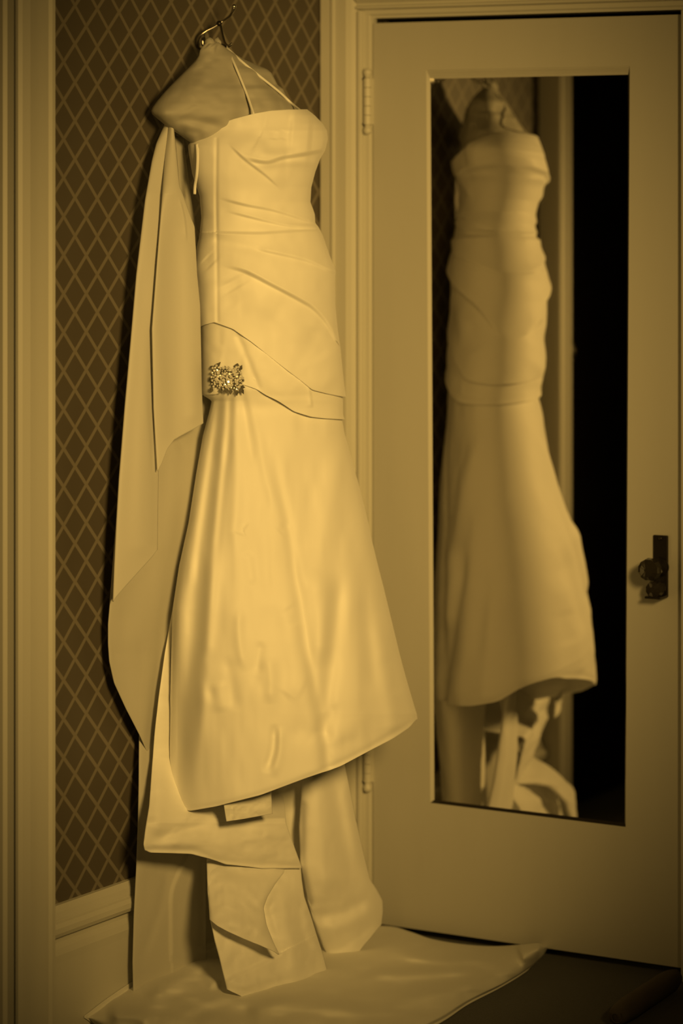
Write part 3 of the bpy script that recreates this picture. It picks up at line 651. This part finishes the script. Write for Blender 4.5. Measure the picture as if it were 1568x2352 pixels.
# ------------------------------------------------------------------ shawl hanging from the near end of the hanger
SH = thing('satin_shawl', 'folded ivory satin shawl hanging at the left of the gown', 'shawl', tuple(onx(388, 300, .07)))
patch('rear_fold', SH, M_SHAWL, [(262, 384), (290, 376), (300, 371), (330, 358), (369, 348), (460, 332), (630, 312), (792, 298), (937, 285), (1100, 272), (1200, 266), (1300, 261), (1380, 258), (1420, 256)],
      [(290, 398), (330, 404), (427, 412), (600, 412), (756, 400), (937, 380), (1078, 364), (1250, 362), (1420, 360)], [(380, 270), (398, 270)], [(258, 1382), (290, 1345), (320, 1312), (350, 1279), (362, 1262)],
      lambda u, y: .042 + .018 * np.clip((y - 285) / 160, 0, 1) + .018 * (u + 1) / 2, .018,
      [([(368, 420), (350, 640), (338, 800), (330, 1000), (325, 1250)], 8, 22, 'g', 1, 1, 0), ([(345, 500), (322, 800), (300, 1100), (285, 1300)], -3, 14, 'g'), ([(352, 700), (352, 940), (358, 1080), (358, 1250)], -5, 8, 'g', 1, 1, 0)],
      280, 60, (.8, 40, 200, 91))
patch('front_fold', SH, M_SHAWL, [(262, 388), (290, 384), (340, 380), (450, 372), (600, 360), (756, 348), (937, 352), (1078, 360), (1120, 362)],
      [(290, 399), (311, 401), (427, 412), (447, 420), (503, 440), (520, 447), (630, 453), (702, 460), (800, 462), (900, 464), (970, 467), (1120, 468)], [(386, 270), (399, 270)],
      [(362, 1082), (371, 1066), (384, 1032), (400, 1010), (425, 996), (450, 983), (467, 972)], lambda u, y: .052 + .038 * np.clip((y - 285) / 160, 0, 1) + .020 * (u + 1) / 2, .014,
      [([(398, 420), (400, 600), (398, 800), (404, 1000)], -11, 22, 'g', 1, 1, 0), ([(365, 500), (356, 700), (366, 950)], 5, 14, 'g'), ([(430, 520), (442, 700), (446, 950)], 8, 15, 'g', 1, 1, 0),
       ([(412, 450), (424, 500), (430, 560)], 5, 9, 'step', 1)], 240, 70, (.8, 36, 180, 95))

# ------------------------------------------------------------------ brooch on the sash
from itertools import product
def surf(x, y, d):
    zs = min(depth_at(lookS, x, y), depth_at(lookK, x, y)); return P(x, y, zs - d)
bc = surf(520, 870, .004)
vd = CAM - bc; vd /= np.linalg.norm(vd); rt = np.cross([0, 0, 1], vd); rt = rt / np.linalg.norm(rt); upv = np.cross(vd, rt)
FR = Matrix((Vector(rt), Vector(upv), Vector(vd))).transposed().to_4x4()
PXM = 1 / (F / 5.1)                                           # metres per photo pixel at the brooch
bm = bmesh.new()
# openwork backing: a lumpy plate
pl = [(487, 846), (494, 838), (505, 843), (511, 855), (517, 843), (524, 841), (533, 850), (541, 843), (548, 842), (553, 852), (556, 866), (556, 882), (551, 892), (541, 896), (530, 892), (516, 893), (507, 894), (498, 890), (486, 890), (483, 876), (486, 862)]
f0 = [bm.verts.new(Vector(surf(x, y, .003)) ) for x, y in pl]; f1 = [bm.verts.new(Vector(surf(520 + (x - 520) * .96, 870 + (y - 870) * .96, .0065))) for x, y in pl]
n = len(pl); bm.faces.new(f1)
for i in range(n): bm.faces.new((f0[i], f0[(i + 1) % n], f1[(i + 1) % n], f1[i]))
br = bm_obj('brooch', bm, M_SETTING, DR); br['label'] = 'silver crystal brooch at the hip'
def gem_mesh(name, r):
    bm = bmesh.new(); lathe(bm, [(r * .8, -r * .5), (r, 0), (r * .80, r * .42), (r * .45, r * .62)], Matrix.Identity(4), 8)
    bmesh.ops.recalc_face_normals(bm, faces=bm.faces)
    me = bpy.data.meshes.new(name); bm.to_mesh(me); bm.free(); me.materials.append(M_CRYSTAL); return me
GM = [gem_mesh('crystal', r * PXM) for r in (2.4, 3.2, 4.2, 5.2)]
BB = Vector(base_of(br))
def gem(x, y, k, tilt):
    o = bpy.data.objects.new('crystal', GM[k]); COL.objects.link(o); o.parent = br
    p = Vector(surf(x, y, .0085 + .001 * k)) - BB
    o.matrix_local = Matrix.Translation(p) @ FR @ Matrix.Rotation(tilt[0], 4, 'X') @ Matrix.Rotation(tilt[1], 4, 'Y')
done = []
big = [(498, 851), (501, 857), (521, 845), (527, 850), (513, 845), (533, 850), (540, 848), (537, 855), (516, 859), (527, 859), (541, 860), (530, 865), (544, 865), (500, 865), (511, 864), (521, 868), (530, 873), (497, 872), (513, 873), (524, 877), (505, 878),
       (557, 868), (551, 870), (527, 886), (532, 884), (506, 885), (516, 884), (543, 877), (549, 889), (520, 888)]
for (x, y) in big:
    gem(x, y, random.choice((2, 2, 3)), (random.uniform(-.5, .5), random.uniform(-.5, .5))); done.append((x, y))
from_poly = lambda x, y: sum(((pl[i][1] > y) != (pl[i - 1][1] > y)) and (x < (pl[i - 1][0] - pl[i][0]) * (y - pl[i][1]) / (pl[i - 1][1] - pl[i][1]) + pl[i][0]) for i in range(len(pl))) % 2
tries = 0
while len(done) < 105 and tries < 6000:
    tries += 1; x = random.uniform(482, 560); y = random.uniform(836, 898)
    if not from_poly(x, y) or min((x - a) ** 2 + (y - b) ** 2 for a, b in done) < 24: continue
    gem(x, y, random.choice((0, 0, 1)), (random.uniform(-.5, .5), random.uniform(-.5, .5))); done.append((x, y))
petals = [((494, 845), (507, 831)), ((488, 845), (484, 840)), ((545, 846), (526 + 20, 834)), ((534, 850), (526, 838)), ((536, 846), (526, 836)), ((541, 848), (526, 835)), ((549, 852), (556, 838)), ((517, 848), (516, 840)), ((488, 868), (479, 876)), ((487, 890), (484, 898)),
          ((486, 893), (485, 902)), ((506, 890), (508, 905)), ((522, 892), (520, 904)), ((530, 893), (529, 907)), ((543, 893), (544, 910)), ((552, 890), (560, 906)), ((552, 888), (563, 890)), ((555, 872), (561, 876)), ((541, 846), (545, 834)), ((518, 893), (517, 902))]
petals = [p for p in petals if p[1][0] not in (526,)]
for (a, b) in petals:
    A = Vector(surf(*a, .007)); B = Vector(surf(*b, .006)); d = (B - A); ln = d.length
    if ln < 1e-4: continue
    s = d.normalized().cross(Vector(vd)).normalized(); up_ = Vector(vd)
    w = .0042
    bm = bmesh.new()
    q = [A, A + d * .45 + s * w, B, A + d * .45 - s * w, A + d * .5 + up_ * .003]
    vs = [bm.verts.new(v) for v in q]; lo = [bm.verts.new(v - up_ * .0015) for v in q[:4]]
    for i in range(4):
        bm.faces.new((vs[i], vs[(i + 1) % 4], vs[4])); bm.faces.new((vs[i], lo[i], lo[(i + 1) % 4], vs[(i + 1) % 4]))
    bm.faces.new(lo)
    bm_obj('petal', bm, M_SETTING, br)

# ------------------------------------------------------------------ sheet spread on the floor
def floor_sheet():
    back = smooth_pts([(195, 2334), (250, 2292), (310, 2252), (390, 2205), (470, 2168), (600, 2150), (760, 2130), (885, 2126), (940, 2139), (990, 2156), (1060, 2168), (1130, 2173), (1190, 2170), (1235, 2166), (1255, 2172)], 8)
    frnt = smooth_pts([(195, 2338), (230, 2362), (300, 2405), (450, 2440), (650, 2450), (850, 2420), (1000, 2353), (1075, 2305), (1150, 2266), (1205, 2232), (1240, 2202), (1258, 2178)], 8)
    def res(p, n):
        s = np.concatenate([[0], np.cumsum(np.hypot(*np.diff(p, axis=0).T))]); s /= s[-1]; q = np.linspace(0, 1, n)
        return np.stack([np.interp(q, s, p[:, 0]), np.interp(q, s, p[:, 1])], -1)
    n, mrow = 260, 110
    b, f = res(back, n), res(frnt, n); v = np.linspace(0, 1, mrow)[:, None]
    X = b[:, 0] + (f[:, 0] - b[:, 0]) * v; Y = b[:, 1] + (f[:, 1] - b[:, 1]) * v
    hb = np.interp(b[:, 0], [195, 260, 330, 470, 700, 885, 960, 1100, 1180, 1240, 1260], [.006, .035, .055, .060, .045, .030, .022, .014, .022, .034, .012])
    H = hb * (1 - v) + .006 * v + .022 * np.sin(math.pi * v) ** .6
    H = H + 1.6 * folds(X, Y, [([(870, 2180), (1000, 2205), (1150, 2200)], 7, 9, 'g'), ([(820, 2240), (960, 2235), (1120, 2225)], 6, 10, 'g'), ([(560, 2310), (700, 2305), (860, 2330)], 6, 12, 'g'), ([(330, 2290), (420, 2240), (480, 2200)], 8, 18, 'g'),
        ([(460, 2205), (480, 2240), (505, 2270)], 9, 9, 'g'), ([(420, 2330), (520, 2320), (600, 2340)], -5, 14, 'g'), ([(1185, 2190), (1220, 2180), (1250, 2176)], 16, 16, 'g'), ([(900, 2300), (1020, 2275), (1130, 2250)], 5, 14, 'g'), ([(240, 2325), (300, 2330), (360, 2352)], 7, 14, 'g')])
    H = H + .0018 * vnoise(X / 40, Y / 18, 15)
    rim = np.clip(np.minimum(v, 1 - v) / .05, 0, 1) ** .5
    H = np.maximum(H * (1 if False else np.where(v > .5, rim, 1.0)), .004)
    Z = t_onz(X, Y, FLOOR + H)
    Z = np.minimum(Z, t_onx(X, Y, .024))
    return P(X, Y, Z), grid_faces(mrow, n)
FS = thing('floor_sheet', 'pale rumpled sheet spread on the dark floor under the gown', 'sheet', (.45, -.45, FLOOR))
V_, Q_ = floor_sheet()
solid(fast_mesh('sheet_cloth', V_, Q_, M_SHEET, FS), .003, -1)

# ------------------------------------------------------------------ rolled cloth by the foot of the door
RL = thing('rolled_cloth', 'dark brown rolled cloth lying by the foot of the door', 'cloth', (.885, -.2, FLOOR))
bm = bmesh.new()
pa, pb = Vector((.905, -.40, FLOOR + .024)), Vector((.893, -.075, FLOOR + .024))
tube_path(bm, [pa.lerp(pb, t) for t in np.linspace(0, 1, 14)], [.016, .021, .023, .024, .024, .0235, .024, .024, .0235, .024, .024, .023, .021, .016], 20)
for v in bm.verts: v.co += Vector((1, 0, .4)) * .002 * float(vnoise(v.co.y * 25, math.atan2(v.co.z - pa.z, v.co.x - .9) * 2, 3))
bm_obj('roll', bm, M_ROLL, RL, True)
# spiral end seen on the near face of the roll
bm = bmesh.new(); sp = [pa + Vector((math.cos(a) * (.003 + .0018 * a), -.001, math.sin(a) * (.003 + .0018 * a))) for a in np.linspace(0, 7, 40)]
tube_path(bm, sp, .0012, 6); bm_obj('spiral_edge', bm, M_ROLL, RL, True)
